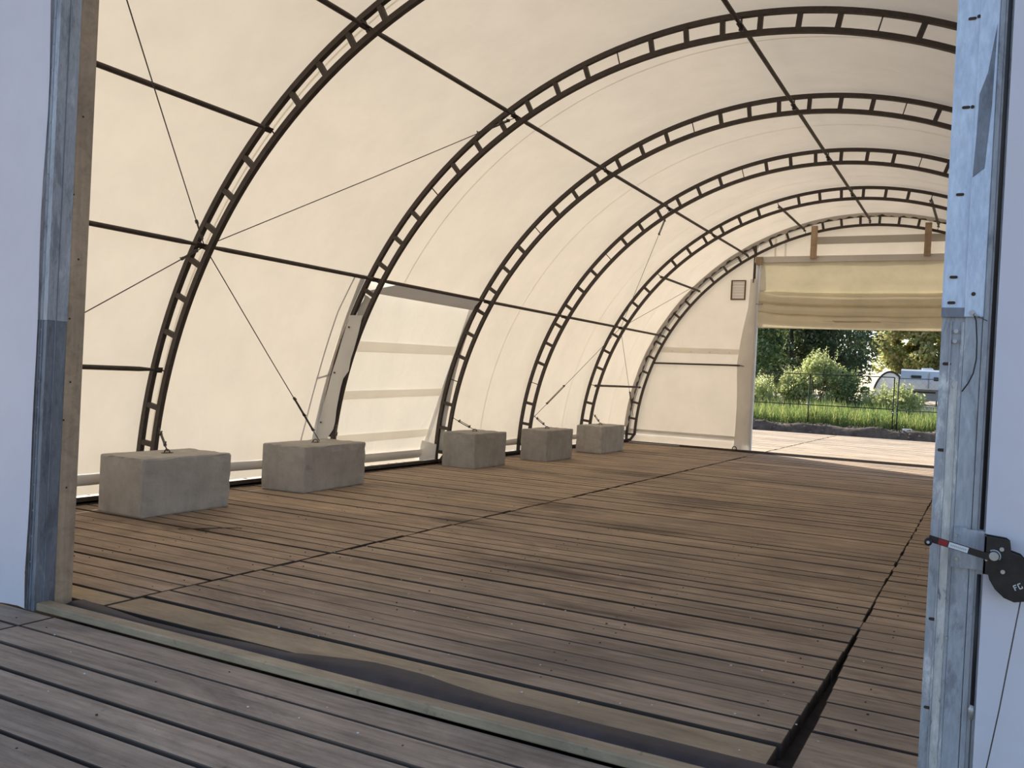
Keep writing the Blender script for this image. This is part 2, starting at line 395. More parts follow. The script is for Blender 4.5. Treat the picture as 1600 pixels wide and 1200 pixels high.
# ------------------------------------------------------------------ threshold
sill = MB().box(-5.13, .35, 3.505, 3.60, .002, .05, .006)
tag(sill.build('sill_beam', 'plank_pale'), 'pale squared timber lying across the front doorway as sill', 'beam')
YB = [(-5.35, 3.85), (-5.18, 3.84), (-4.79, 3.79), (-4.44, 3.75), (-4.05, 3.755), (-3.61, 3.79), (-3.35, 3.80), (-3.23, 3.85), (-3.05, 3.90), (-2.88, 3.945), (-2.75, 3.95), (-2.54, 3.945), (-2.36, 3.905), (-2.17, 3.885), (-1.98, 3.87), (-1.64, 3.865), (-1.32, 3.87), (-1.02, 3.87), (.3, 3.87)]
def skirt(u, v):
    x = -5.12+u*5.4; yb = np.interp(x, [a for a, b in YB], [b for a, b in YB])
    y = 3.602+(yb-3.602)*v
    z = (-.035*math.sin(math.pi*v/.55) if v < .55 else 0)+.010+.006*math.sin(math.pi*v)+.003*wob(x*6, v*3)
    return (x, y, z)
tag(MB().sheet(skirt, 110, 10).build('weather_skirt', 'tarp_dark', smooth=True), 'dark slack tarpaulin skirt lying in the gap behind the sill timber', 'tarp')

# ------------------------------------------------------------------ steel truss arches
W = .058
def ring(r, a0, a1, n, extra=None):
    b = MB(); angs = np.linspace(a0, a1, n+1); pts = [(r, a) for a in angs]
    for i, (rr, a) in enumerate(pts):
        for dr, dy in ((-W/2, -W/2), (W/2, -W/2), (W/2, W/2), (-W/2, W/2)):
            b.v.append((-(rr+dr)*math.cos(R(a)), dy, (rr+dr)*math.sin(R(a))))
    for i in range(n):
        for j in range(4): p, q = i*4+j, i*4+(j+1) % 4; b.f.append((p, q, q+4, p+4))
    b.f += [(3, 2, 1, 0), tuple(n*4+j for j in range(4))]
    return b
me_out = ring(RO, .35, 179.65, 120).mesh('outer_chord', 'steel_dark')
me_in = ring(RI, 2.1, 177.9, 116).mesh('inner_chord', 'steel_dark')
def kick(sgn):
    a = 2.1; p0 = Vector((-RI*math.cos(R(a)), 0, RI*math.sin(R(a)))); p1 = Vector((-(RI+.10), 0, .075)); p2 = Vector((-RO, 0, .045))
    b = MB(); b.beam(p0+Vector((0, 0, .02)), p1, W, W, (0, 1, 0)); b.beam(p1, p2, W*.98, W*.98, (0, 1, 0))
    if sgn > 0: b.v = [(-x, y, z) for x, y, z in b.v]
    return b.mesh('foot_brace', 'steel_dark')
me_kick = [kick(-1), kick(1)]
me_rung = MB().box(-(RO-W/2+.004), -(RI+W/2-.004), -.026, .026, -.027, .027).mesh('web_strut', 'steel_dark')
me_pin = MB().tube([(-(RO-W/2), 0, 0), (-(RI+W/2), 0, 0)], .008, 6).mesh('web_pin', 'steel_dark')
bb = MB().beam((-RP-.08, 0, 0), (-RP+.09, 0, 0), .05, .012).beam((-RP, -.07, 0), (-RP, .07, 0), .05, .02).disc((-RP+.05, 0, 0), (0, 0, 1), .016, .05, 8)
me_brk = bb.mesh('purlin_bracket', 'steel_dark')
me_foot = MB().box(-RO-.11, -RI+.02, -.09, .09, .0, .016).box(-RO+.05, -RO+.085, -.012, .012, .016, .04).mesh('base_plate', 'steel_dark')
me_foot_r = MB().box(RI-.02, RO+.11, -.09, .09, .0, .016).mesh('base_plate', 'steel_dark')
which = ['foremost', 'nearest visible', 'second visible', 'third visible', 'fourth visible', 'fifth visible', 'farthest']
beside = ['set inside the front wall', 'rising behind the nearest concrete block', 'at the near edge of the patched wall opening', 'at the far edge of the patched wall opening', 'behind the fourth concrete block', 'behind the farthest concrete block', 'framing the far end wall']
for k, y in enumerate(YARCH):
    t = empty('truss_arch', (CX, y, 0))
    tag(t, '%s dark ladder truss arch, %s' % (which[k], beside[k]), 'arch', 'truss arches of the hall')
    link('outer_chord', me_out, t); link('inner_chord', me_in, t)
    for q in me_kick: link('foot_brace', q, t)
    link('base_plate', me_foot, t); link('base_plate', me_foot_r, t)
    for c in (15, 45, 75, 105, 135, 165):
        for j in (-3, -2, -1, 1, 2, 3): link('web_strut', me_rung, t, rot=(0, R(c+j*30/7), 0))
        link('web_pin', me_pin, t, rot=(0, R(c), 0))
    for c in (30, 60, 90, 120, 150): link('purlin_bracket', me_brk, t, rot=(0, R(c), 0))

# ------------------------------------------------------------------ purlins, one tube per bay
def purlin_mesh(L):
    b = MB(); f = (.012, .034); r = .027
    b.tube([(0, .04, 0), (0, .10, 0), (0, .30, 0), (0, L-.30, 0), (0, L-.10, 0), (0, L-.04, 0)], [f, f, r, r, f, f], 10); return b.mesh('purlin_tube', 'steel_dark', True)
me_pur = purlin_mesh(PITCH_Y)
me_tab = MB().box(-.03, .03, -.06, .05, -.004, .004).disc((0, -.02, .008), (0, 0, 1), .012, .03, 8).mesh('end_tab', 'steel_dark')
bayname = ['the front bay', 'the second bay', 'the third bay', 'the fourth bay', 'the fifth bay', 'the farthest bay']
level = {15: 'at knee height on the left', 30: 'along the left wall', 45: 'on the left shoulder', 60: 'along the left roof slope', 75: 'just left of the ridge', 90: 'along the ridge', 105: 'just right of the ridge', 120: 'along the right roof slope', 135: 'on the right shoulder', 150: 'along the right wall', 165: 'at knee height on the right'}
for bay in range(6):
    for a in (range(15, 166, 15) if bay in (0, 5) else (30, 60, 90, 120, 150)):
        t = empty('purlin', arc(RP, a, YARCH[bay])); t.rotation_euler = (0, R(a-90), 0)
        tag(t, 'dark steel purlin tube %s in %s' % (level[a], bayname[bay]), 'purlin', 'roof purlins')
        link('purlin_tube', me_pur, t, (0, .0, random.uniform(-.008, .008)))
        link('end_tab', me_tab, t, (0, .06, -.02)); link('end_tab', me_tab, t, (0, PITCH_Y-.06, -.02), (0, 0, math.pi))

# ------------------------------------------------------------------ fabric cover
PB = (YARCH[2], YARCH[3])                  # the patched bay
def cover_pt(a, y):
    bay = (y-YARCH[0])/PITCH_Y; fr = bay-math.floor(bay)
    s = math.sin(math.pi*min(1, max(0, fr)))
    r = RC-.035*s*math.sin(R(max(0, min(180, a))))-.010*s
    x, _, z = arc(r, a, y)
    if bay > 5.0:                          # slack wrinkles beside the far arch
        wv = .018*math.sin(a*.9+y*3)*math.sin(math.pi*min(1, (bay-5)))*math.sin(R(a)); x -= wv*math.cos(R(a)); z += wv*math.sin(R(a))
    return (x, y, z)
A0 = 3.1                                    # the cover ends at its hem above the base rail
cv = MB(); NA = 118; angs = [A0+(180-2*A0)*i/NA for i in range(NA+1)]
ysc = [YF-.03, YARCH[0]-.12]+[YARCH[0]+PITCH_Y*6*j/60 for j in range(61)]+[YE+.14]
idx = {}
for i, a in enumerate(angs):
    for j, y in enumerate(ysc): idx[i, j] = len(cv.v); cv.v.append(cover_pt(a, y))
for i in range(NA):
    for j in range(len(ysc)-1):
        ym = (ysc[j]+ysc[j+1])/2
        if PB[0]+.02 < ym < PB[1]-.02 and angs[i] < 28.3: continue
        cv.f.append((idx[i, j], idx[i, j+1], idx[i+1, j+1], idx[i+1, j]))
cover = struct(cv.build('ceiling', 'cover', smooth=True), 'white translucent fabric cover stretched over the truss arches')
def hoop(name, y, wd, r, m, a0=A0, a1=180-A0, parent=cover):
    b = MB()
    def fn(u, v):
        x, yy, z = cover_pt(a0+(a1-a0)*u, y+(v-.5)*wd); k = (RC-r)
        dx, dz = CX-x, -z; L = math.hypot(dx, dz); return (x+dx/L*k, yy, z+dz/L*k)
    return b.sheet(fn, 100, 1).build(name, m, parent, True)
for y, a0 in ((7.13, A0), (10.92, 28.6), (14.70, A0), (18.40, A0), (21.2, A0)):
    q = hoop('seam', y, .026, RC-.004, 'seam', a0); q['label'] = 'narrow welded seam in the fabric'
def frag(u, v):
    a = 4+172*u; r = RC-.012-v*(.05+.03*wob(a*.9, 0, 0, 1)+.02*math.sin(a*2.7)); x, y, z = arc(r, a, YE-.13+.10*v+.02*wob(a*.7)); return (x, y, z)
q = MB().sheet(frag, 260, 2).build('ragged_edge', 'pocket', cover, True); q['label'] = 'ragged laced edge of the fabric beside the far arch'
# hem pockets, skirts and base rails along both sides
def side_strip(name, m, x0, z0, x1, z1, ya, yb, sgn, parent=None, nx=1):
    def fn(u, v):
        y = ya+(yb-ya)*u; x = x0+(x1-x0)*v; z = z0+(z1-z0)*v+.006*wob(y*2, v)
        return ((x if sgn < 0 else 2*CX-x), y, z)
    return MB().sheet(fn, 40, nx).build(name, m, parent, True)
xh = arc(RC, A0, 0)[0]
for sgn in (-1, 1):
    spans = [(YARCH[0]-.1, PB[0]), (PB[1], YE)] if sgn < 0 else [(YARCH[0]-.1, YE)]
    for (ya, yb) in spans:
        b = MB(); x = xh if sgn < 0 else 2*CX-xh
        pts = [(x+sgn*(-.02)*0, ya+(yb-ya)*k/12, .255+.006*wob(k*2.1)) for k in range(13)]
        b.tube(pts, [(.030, .062)]*13, 12); q = b.build('hem_pocket', 'pocket', cover, True); q['label'] = 'grey pipe pocket along the lower hem of the cover'
        q = side_strip('skirt_flap', 'cover', xh-.01, .22, -8.62, .07, ya, yb, sgn, cover); q['label'] = 'pale skirt hanging from the hem'
    rb = MB(); x0, x1 = (-8.74, -8.40) if sgn < 0 else (2*CX+8.40, 2*CX+8.74)
    rb.box(x0, x1, YARCH[0]-.2, YE+.2, .018, .040); rb.box(*( (x1-.03, x1) if sgn < 0 else (x0, x0+.03)), YARCH[0]-.2, YE+.2, 0, .085)
    struct(rb.build('baseboard_left' if sgn < 0 else 'baseboard_right', 'steel_dark'), 'dark steel base rail along the %s wall' % ('left' if sgn < 0 else 'right'))

# ------------------------------------------------------------------ the patched opening in the left wall
TOP, BOT = Vector((-7.93, 0, 2.70)), Vector((-8.83, 0, .03))
def pan(y, t, off=0):                       # t 0 at the foot, 1 at the top; off pushes inwards
    p = BOT.lerp(TOP, t); n = Vector((2.67, 0, .90)).normalized()*off
    return (p.x+n.x*-(-1), y, p.z-n.z*0+n.z*0) if False else (p.x+off*.95, y, p.z-off*.3)
pt = empty('patch_panel', (-8.4, 11.6, 0)); tag(pt, 'bright white patch panel with three grey bands laced into the left wall opening', 'tarp panel')
def child(o, p):
    o.parent = p; o.matrix_parent_inverse = p.matrix_world.inverted() if False else Matrix.Translation(-Vector(p.location)); return o
def fn(u, v):
    y = 10.00+3.20*u; b = .012*wob(y*5, v*2, 0, 1)+.03*math.sin(math.pi*v)*math.sin(math.pi*u)
    return pan(y, v*1.10, -b-.06*max(0, v-.9)*10*.3)
child(MB().sheet(fn, 40, 24).build('panel_sheet', 'patch', None, True), pt)
for (l0, l1, r0, r1) in ((.675, .735, .705, .76), (.405, .455, .438, .485), (.145, .20, .165, .215)):
    def fb(u, v): return pan(10.05+3.09*u, (l0+(r0-l0)*u)*(1-v)+(l1+(r1-l1)*u)*v, .014+.004*wob(u*9))
    child(MB().sheet(fb, 24, 1).build('grey_band', 'patch_band', None, True), pt)
def fv(u, v): 
    x, y, z = pan(10.05+3.05*u, .02+.055*v, .05+.03*math.sin(math.pi*v)); return (x, y, z+.02)
o = child(MB().sheet(fv, 24, 4).build('hem_roll', 'pocket', None, True), pt); o['label'] = 'rolled hem along the panel foot'
def fg(u, v):
    p = BOT.lerp(TOP, u*1.04); a = math.degrees(math.asin(max(.0, min(1, p.z/RC)))); q = arc(RC, a, 0); return (p.x-.02+(q[0]+.01-p.x+.02)*v, 10.045, p.z)
child(MB().sheet(fg, 16, 2).build('side_gusset', 'pocket', None, True), pt)
# grey flap hanging below the purlin
def ff(u, v):
    ytop, ybot = 10.74+2.40*u, 10.16+3.03*u
    x0, _, z0 = arc(RC-.06, 29.6, 0); p1 = TOP+Vector((.055, 0, -.0))
    return (x0+(p1.x-x0)*v+.004*wob(u*8), ytop+(ybot-ytop)*v, z0-.01+(p1.z-z0)*v)
tag(MB().sheet(ff, 24, 4).build('header_flap', 'flap', None, True), 'grey canvas flap hanging under the purlin above the patch panel', 'flap')
# white cloth strip wrapped over the near arch
SL = [(2.34, -7.965, -7.765), (2.08, -8.045, -7.83), (1.82, -8.125, -7.905), (1.73, -8.155, -7.935), (1.55, -8.225, -7.955), (1.45, -8.26, -8.04), (1.32, -8.295, -8.075), (1.18, -8.335, -8.10), (1.0, -8.385, -8.135), (.82, -8.435, -8.155), (.70, -8.465, -8.19), (.60, -8.49, -8.28), (.10, -8.53, -8.45)]
def fs(u, v):
    z = SL[0][0]+(SL[-1][0]-SL[0][0])*u; zz = [q[0] for q in SL][::-1]
    a = np.interp(z, zz, [q[1] for q in SL][::-1]); b = np.interp(z, zz, [q[2] for q in SL][::-1])
    a -= .02; return (a+(b-a)*v, YARCH[2]-.055-.012*math.sin(v*3+z*4), z)
st = tag(MB().sheet(fs, 40, 4).build('cloth_strip', 'pocket', None, True), 'white cloth strip with dark bolts wrapped over the arch left of the patch panel', 'strip')
for z in (2.17, 1.52, .80):
    x = np.interp(z, [q[0] for q in SL][::-1], [q[1] for q in SL][::-1])+.035
    MB().disc((x, YARCH[2]-.068, z), (0, 1, 0), .013, .012, 10).build('bolt_head', 'steel_dark', st)
# crumpled dark cloth above it
def fc(u, v):
    a = 27.2-3.8*u; x, y, z = arc(RI+.03+.17*v, a, YARCH[2]+.035+.03*wob(u*7, v*5)); return (x, y, z)
tag(MB().sheet(fc, 10, 5).build('crumpled_cloth', 'flap', None, True), 'crumpled grey cloth tucked into the arch above the white strip', 'cloth')
# far jamb cloth: runs from the panel edge to behind the third arch
def fj(u, v):
    t = 1-.93*u; p = BOT.lerp(TOP, t); a = math.degrees(math.asin(max(.01, min(1, p.z/RO)))); q = arc(RO-.10*min(1, u*1.6), a, 0)
    return (p.x+(q[0]-p.x)*v, 13.145+.075*v+.01*wob(u*6, v), p.z)
jt = tag(MB().sheet(fj, 30, 5).build('jamb_cloth', 'pocket', None, True), 'white jamb cloth lacing the patch panel to the arch at its far side', 'cloth')
def fk(u, v):
    z = .40-.36*u; return (-8.74+.34*v-.02*u, 13.08-.02*v, z*(1-.25*v)+.05*v)
q = MB().sheet(fk, 6, 6).build('foot_flap', 'pocket', jt, True); q['label'] = 'grey flap folded at the foot of the arch'
# a pole leaning on the outside of the cover; its shadow shows through
pl = MB(); pp = [(9.81, 29.5), (9.80, 26.5), (9.78, 24), (9.80, 15), (9.74, 8), (9.66, 4)]
pl.tube([arc(RC+.03, a, y+.02) for y, a in pp], .012, 8); pl.tube([arc(RC+.03, 14.2, 9.80), arc(RC+.03, 14.8, 10.08)], .014, 8)
tag(pl.build('outside_pole', 'steel_dark'), 'thin bent pole outside the cover showing as a dark line left of the white strip', 'pole')

# ------------------------------------------------------------------ concrete blocks, anchor straps
def block_mesh(lx, ly, lz, seed):
    bm = bmesh.new(); bmesh.ops.create_cube(bm, size=1)
    for v in bm.verts: v.co = Vector((v.co.x*lx, v.co.y*ly, (v.co.z+.5)*lz))
    bmesh.ops.bevel(bm, geom=bm.edges[:], offset=.022, segments=2, affect='EDGES', profile=.6)
    bmesh.ops.subdivide_edges(bm, edges=[e for e in bm.edges if e.calc_length() > .12], cuts=7, use_grid_fill=True)
    rg = random.Random(seed)
    for v in bm.verts:
        if v.co.z > .01:
            k = .002*wob(v.co.x*14, v.co.y*11, v.co.z*13, seed); n = v.normal
            edge = sum((abs(abs(v.co.x)-lx/2) < .03, abs(abs(v.co.y)-ly/2) < .03, abs(v.co.z-lz) < .03))
            if edge >= 2 and rg.random() < .35: k -= rg.uniform(.003, .014)
            v.co += n*k
    me = bpy.data.meshes.new('block_body'); bm.to_mesh(me); bm.free(); me.materials.append(M['concrete']); return me
blocks = [(-7.665, 6.675, .65, 1.17, .595, 0.0, 'nearest concrete block, pale grey, beside the left door jamb'),
          (-7.86, 9.28, .68, 1.36, .585, R(4.5), 'dark stained concrete block, second nearest, left of the patch panel'),
          (-7.87, 13.48, .64, 1.15, .60, R(1.2), 'concrete block standing just right of the patch panel'),
          (-7.62, 15.86, .57, 1.22, .60, R(1), 'fourth concrete block, between the third and the farthest'),
          (-7.68, 18.75, .61, 1.42, .60, R(1), 'farthest concrete block, near the end wall')]
for k, (x, y, lx, ly, lz, rz, lab) in enumerate(blocks):
    t = empty('ballast_block', (x, y, 0), rz); tag(t, lab, 'concrete block', 'concrete ballast blocks along the left wall')
    link('block_body', block_mesh(lx, ly, lz, k), t)
    h = MB(); h.tube([(-.02, 0, lz-.012), (-.02, 0, lz+.0045)], [(.075, .05), (.07, .046)], 12); q = h.build('lifting_recess', 'soil', t)
    e = MB(); e.tube([(-.02+.04*math.cos(a), 0, lz+.004+.035*math.sin(a)) for a in np.linspace(0, math.pi, 9)], .007, 6); e.build('lifting_loop', 'steel_dark', t, True)

def cable(a, b, rad, label, tb=None, cat='cable', grp='bracing cables', lead=None):
    a, b = Vector(a), Vector(b); t = empty('brace_cable', b); tag(t, label, cat, grp); o = Vector(b); d = b-a; L = d.length; u = d/L
    def rel(p): return tuple(Vector(p)-o)
    sag = Vector((0, 0, -.01))
    MB().tube([rel(a), rel(a.lerp(b, .5)+sag), rel(b)], rad, 6).build('wire', 'cable', t, True)
    if tb:
        for p0, p1 in tb:
            A, B = a+u*(L*p0), a+u*(L*p1); n = u.cross(Vector((0, 1, 0))).normalized()*.014
            m = MB(); m.tube([rel(A+n), rel(B+n)], .006, 6); m.tube([rel(A-n), rel(B-n)], .006, 6); m.tube([rel(A-n*1.5), rel(A+n*1.5)], .010, 6); m.tube([rel(B-n*1.5), rel(B+n*1.5)], .010, 6)
            tbk = m.build('turnbuckle', 'cable', t)
            for q in (A, B):
                c = MB(); c.disc(rel(q), u, .018, .03, 8); c.beam(rel(q), rel(q+n*2.6), .012, .012); c.build('cable_clamp', 'cable', tbk)
    return t
Y0, Y1, Y2, Y3, Y4, Y5, Y6 = YARCH
N = lambda a, y: arc(RP-.02, a, y)
cable(N(60, Y0), N(30, Y1), .006, 'wire brace from the front roof slope down to the nearest arch', ((.9, .96),))
cable(arc(RI, 8, Y0), N(30, Y1), .006, 'wire brace rising from behind the left door jamb to the nearest arch', ((.92, .97),))
cable(N(30, Y1), N(60, Y2), .006, 'wire brace rising from the nearest arch to the second arch on the roof slope', ((.86, .97),))
cable(N(30, Y1), (-7.90, 9.38, .60), .006, 'wire brace with turnbuckles down to the second nearest block', ((.745, .84), (.84, .93)))
cable(N(60, Y4), N(30, Y5), .005, 'fine wire brace descending in the fifth bay from the roof slope', ((.08, .18),))
cable(arc(RI, 7.5, Y4), N(30, Y5), .005, 'fine wire brace rising in the fifth bay from the fourth block', ((.16, .34),))
cable(N(30, Y5), N(60, Y6), .005, 'fine wire brace rising to the far arch on the roof slope')
cable(N(30, Y5), arc(RI+.1, 7, Y6), .005, 'fine wire brace descending in the farthest bay to the foot of the far arch', ((.7, .86),))
anch = ['nearest', 'second nearest', 'third', 'fourth', 'farthest']
for k, (x, y, lx, ly, lz, rz, lab) in enumerate(blocks):
    ya = YARCH[k+1]; a = arc(RI-.02, 8.6, ya)
    end = (x-.02+.05*k*0, y+(.0 if k != 1 else .42), lz+.025)
    cable(a, end, .008 if k == 0 else .006, 'short tie with turnbuckle from the arch foot to the %s block' % anch[k], ((.3, .75),), 'tie', 'ties to the blocks')

# ------------------------------------------------------------------ front wall
def under_arc(x, r=RC): return math.sqrt(max(0, r*r-(x-CX)**2))
def wall_sheet(name, m, x0, x1, z0, y, top=None, r=RC, parent=None, nx=24, nz=14, wr=.012, seed=0):
    def fn(u, v):
        x = x0+(x1-x0)*u; zt = under_arc(x, r) if top is None else min(top, under_arc(x, r))
        z = z0+(max(zt, z0+.001)-z0)*v; return (x, y+wr*wob(x*3+seed, z*2, x+z, seed)+(wr*1.5*math.sin(x*14+z*5+seed)*math.exp(-z*3.2)), z)
    return MB().sheet(fn, nx, nz).build(name, m, parent, True)
fw = struct(wall_sheet('wall_front', 'tarp_front', CX-RC, -5.195, .012, 3.474, nx=40, nz=24), 'white tarpaulin front wall left of the doorway')
q = wall_sheet('wall_front', 'tarp_front', .012, 2*CX+5.86+RC-5.86+.0, .012, 3.462, nx=40, nz=24, seed=2, wr=.006); struct(q, 'white tarpaulin front wall right of the doorway')
q = wall_sheet('wall_front', 'tarp_front', -5.23, .02, 4.55, 3.47, nx=30, nz=6, seed=4); struct(q, 'white tarpaulin front wall above the doorway')
hb = MB().box(-5.3, .1, 3.53, 3.67, 4.42, 4.56, .005)
struct(hb.build('trim_1', 'lumber'), 'timber header above the front doorway')
# left door track: galvanised channel with ribs, then the timber jamb
tl = empty('door_track', (-5.18, 3.52, 0)); tag(tl, 'galvanised steel door track on the left side of the doorway', 'door track', 'door tracks')
def rel_build(b, name, m, p, smooth=False):
    L = Vector((p.parent or p).location); b.v = [tuple(Vector(q)-L) for q in b.v]; return b.build(name, m, p, smooth)
b = MB(); b.box(-5.232, -5.130, 3.495, 3.503, 0, 4.5); b.box(-5.138, -5.130, 3.503, 3.628, 0, 4.5); b.box(-5.232, -5.224, 3.503, 3.56, 0, 4.5)
rel_build(b, 'channel', 'galv_dark', tl)
b = MB(); b.box(-5.200, -5.192, 3.489, 3.496, 0, 4.5, .002); rel_build(b, 'rib', 'galv_dark', tl)
b = MB(); b.box(-5.172, -5.164, 3.489, 3.496, 0, 4.5, .002); rel_build(b, 'rib', 'galv_dark', tl)
b = MB(); b.box(-5.131, -5.124, 3.548, 3.558, 0, 4.5, .002); rel_build(b, 'rib', 'galv_dark', tl)
b = MB(); b.box(-5.236, -5.128, 3.491, 3.495, 1.80, 4.5); b.box(-5.1285, -5.126, 3.491, 3.63, 1.80, 4.5); rel_build(b, 'upper_sleeve', 'galv_grey', tl)
for z in np.arange(.3, 4.3, .16):
    for (x, y) in ((-5.181, 3.4935 if z < 1.8 else 3.490),):
        b = MB().disc((x, y, z), (0, 1, 0), .006, .004, 8); rel_build(b, 'rivet', 'bolt', tl)
jb = tag(MB().box(-5.175, -5.131, 3.632, 3.755, 0, 4.5, .003).build('door_jamb', 'lumber'), 'bare timber jamb behind the left steel track', 'jamb')
for z in (.75, 1.18, 1.42, 1.82, 2.2, 2.6, 3.1):
    MB().disc((-5.130, 3.665+.03*math.sin(z*9), z), (1, 0, 0), .006, .004, 8).build('screw_hole', 'darkhole', jb)
# right door track
tr = empty('door_track', (-.09, 3.52, 0)); tag(tr, 'galvanised steel door track on the right, worn below and bluish above', 'door track', 'door tracks')
b = MB(); b.box(-.160, -.030, 3.506, 3.514, 0, 1.90); b.box(-.160, -.152, 3.514, 3.60, 0, 4.5); b.box(-.040, -.030, 3.514, 3.58, 0, 4.5)
rel_build(b, 'lower_channel', 'galv_worn', tr)
b = MB(); b.box(-.132, -.126, 3.500, 3.507, 0, 1.87, .0015); b.box(-.098, -.086, 3.499, 3.507, 0, 1.87, .002); rel_build(b, 'rib', 'galv_worn', tr)
b = MB(); b.box(-.086, -.032, 3.496, 3.506, 0, 1.90, .002); rel_build(b, 'raised_strip', 'galv_grey', tr)
b = MB(); b.box(-.163, -.086, 3.496, 3.503, 1.90, 4.5); rel_build(b, 'upper_channel', 'galv_blue', tr)
b = MB(); b.box(-.090, -.030, 3.486, 3.498, 1.885, 4.5, .002); rel_build(b, 'raised_strip', 'galv_blue', tr)
b = MB(); b.box(-.163, -.090, 3.4935, 3.4965, 1.885, 1.918); rel_build(b, 'lap_plate', 'galv_dark', tr)
b = MB().prism([(-.036, 2.90), (-.040, 2.62), (-.052, 2.40), (-.088, 2.37), (-.083, 2.50), (-.080, 2.66), (-.058, 2.73)], 3.4852, 3.4865); rel_build(b, 'bare_patch', 'galv_dark', tr)
b = MB(); b.box(-.012, .06, 3.492, 3.50, 0, 4.5); rel_build(b, 'back_strip', 'galv_grey', tr)
b = MB(); b.box(-.030, -.012, 3.490, 3.50, 0, 4.5, .002); rel_build(b, 'edge_flange', 'galv_grey', tr)
def slot(x, z, y, L=.026, h=.010):
    pts = []
    for s in (1, -1):
        for a in np.linspace(-90, 90, 7): pts.append((x+s*(L/2-h/2+h/2*math.cos(R(a))), z+s*h/2*math.sin(R(a))))
    b = MB().prism(pts, y-.0012, y); rel_build(b, 'slot', 'darkhole', tr)
for (x, z) in ((-.115, 2.93), (-.12, 2.62), (-.124, 2.315), (-.130, 2.025), (-.133, 1.935), (-.115, 3.24), (-.115, 3.55)): slot(x, z, 3.4945 if z > 1.93 else 3.494)
for (x, z) in ((-.137, 1.72), (-.138, 1.415), (-.137, .815), (-.137, .5)): slot(x, z, 3.5055, .028, .011)
for (x, z, r) in ((-.095, 2.935, .006), (-.100, 2.62, .006), (-.065, 1.965, .007)):
    b = MB().disc((x, 3.4855 if x > -.09 else 3.4945, z), (0, 1, 0), r, .003, 10); rel_build(b, 'hole', 'darkhole', tr)
for (x, z, r) in ((-.113, 1.835, .0075), (-.115, 1.80, .0075), (-.09, .76, .004), (-.066, 1.90, .009)):
    b = MB().disc((x, 3.497 if x < -.08 else 3.487, z), (0, 1, 0), r, .012, 12); rel_build(b, 'rivet', 'bolt', tr)
b = MB(); b.box(-.1255, -.099, 3.5035, 3.507, 0, 1.66); rel_build(b, 'worn_paint_strip', 'paint_worn', tr)
# dark pull rod in the slot between track and tarp
pr = MB(); pr.tube([(.000, 3.470, 4.4), (.000, 3.470, 1.155)], .0065, 8); o = tag(pr.build('edge_rod', 'black', None, True), 'black rod along the tarp edge above the ratchet winch', 'rod')
pr = MB(); pr.tube([(.000, 3.470, 1.0), (.000, 3.470, .52)], .0065, 8); o = tag(pr.build('edge_rod', 'black', None, True), 'black rod along the tarp edge below the ratchet winch', 'rod')
MB().tube([(.0, 3.469, .55), (-.002, 3.468, .535), (.0, 3.469, .50)], [.006, .011, .006], 8).build('ferrule', 'bolt', o, True)
MB().tube([(.0, 3.470, .51), (.0, 3.470, .02)], .0028, 6).build('wire_tail', 'cable', o, True)
# hanging wire from the upper bolt
hw = MB(); hw.tube([(-.060, 3.478, 1.895), (-.052, 3.474, 1.87), (-.046, 3.472, 1.80), (-.045, 3.474, 1.74), (-.052, 3.476, 1.69), (-.066, 3.478, 1.655), (-.084, 3.480, 1.625)], .0022, 6)
o = tag(hw.build('loose_wire', 'black', None, True), 'loose black wire dangling from the bolt on the right track', 'wire')
MB().tube([(-.058, 3.474, 1.893), (-.045, 3.470, 1.885)], .004, 6).build('crimp', 'bolt', o, True)
MB().tube([(-.045, 3.470, 1.885), (-.018, 3.458, 1.870)], .0018, 6).build('wire_tail', 'cable', o, True)

# ------------------------------------------------------------------ ratchet winch
wn = empty('ratchet_winch', (.06, 3.40, 1.0)); tag(wn, 'black ratchet winch with red and white handle bolted to the right track', 'winch')
b = MB().prism([(-.085, 1.155), (-.045, 1.155), (-.045, 1.15), (.025, 1.15), (.025, 1.015), (-.09, 1.015)], 3.470, 3.476); rel_build(b, 'mount_plate', 'galv_grey', wn)
for q in ((-.072, 1.045), (-.078, 1.125)):
    b = MB().disc((q[0], 3.467, q[1]), (0, 1, 0), .006, .008, 8); rel_build(b, 'bolt_head', 'bolt', wn)
prof = [(.012, 1.145), (.075, 1.140), (.086, 1.132), (.090, 1.100), (.118, 1.092), (.150, 1.06), (.165, 1.02), (.160, .975), (.135, .945), (.105, .938), (.075, .948), (.048, .972), (.030, 1.002), (.026, 1.018), (.010, 1.018)]
for y0, y1 in ((3.385, 3.391), (3.440, 3.446)):
    b = MB().prism(prof, y0, y1); rel_build(b, 'side_plate', 'paint_black', wn)
b = MB(); b.box(.010, .016, 3.385, 3.470, 1.02, 1.143); rel_build(b, 'back_plate', 'paint_black', wn)
b = MB().disc((.088, 3.415, 1.03), (0, 1, 0), .034, .050, 24); rel_build(b, 'drum', 'steel_dark', wn, True)
b = MB(); n = 20
gp = []
for i in range(n*2): rr = .055 if i % 2 else .048; a = math.pi*i/n; gp.append((.100+rr*math.cos(a), 1.005+rr*math.sin(a)))
b.prism(gp, 3.393, 3.400); rel_build(b, 'ratchet_gear', 'paint_black', wn)
b = MB().disc((.040, 3.378, 1.083), (0, 1, 0), .0145, .014, 20); rel_build(b, 'pivot_pin', 'bolt', wn)
b = MB().tube([(.040+.019*math.cos(a), 3.382, 1.083+.019*math.sin(a)) for a in np.linspace(-.6, 2.2, 12)], .0025, 6); rel_build(b, 'retaining_clip', 'galv_grey', wn)
for (x, z, r) in ((.062, 1.108, .007), (.068, 1.034, .007), (.018, 1.067, .004)):
    b = MB().disc((x, 3.382, z), (0, 1, 0), r, .008, 12); rel_build(b, 'rivet', 'bolt', wn)
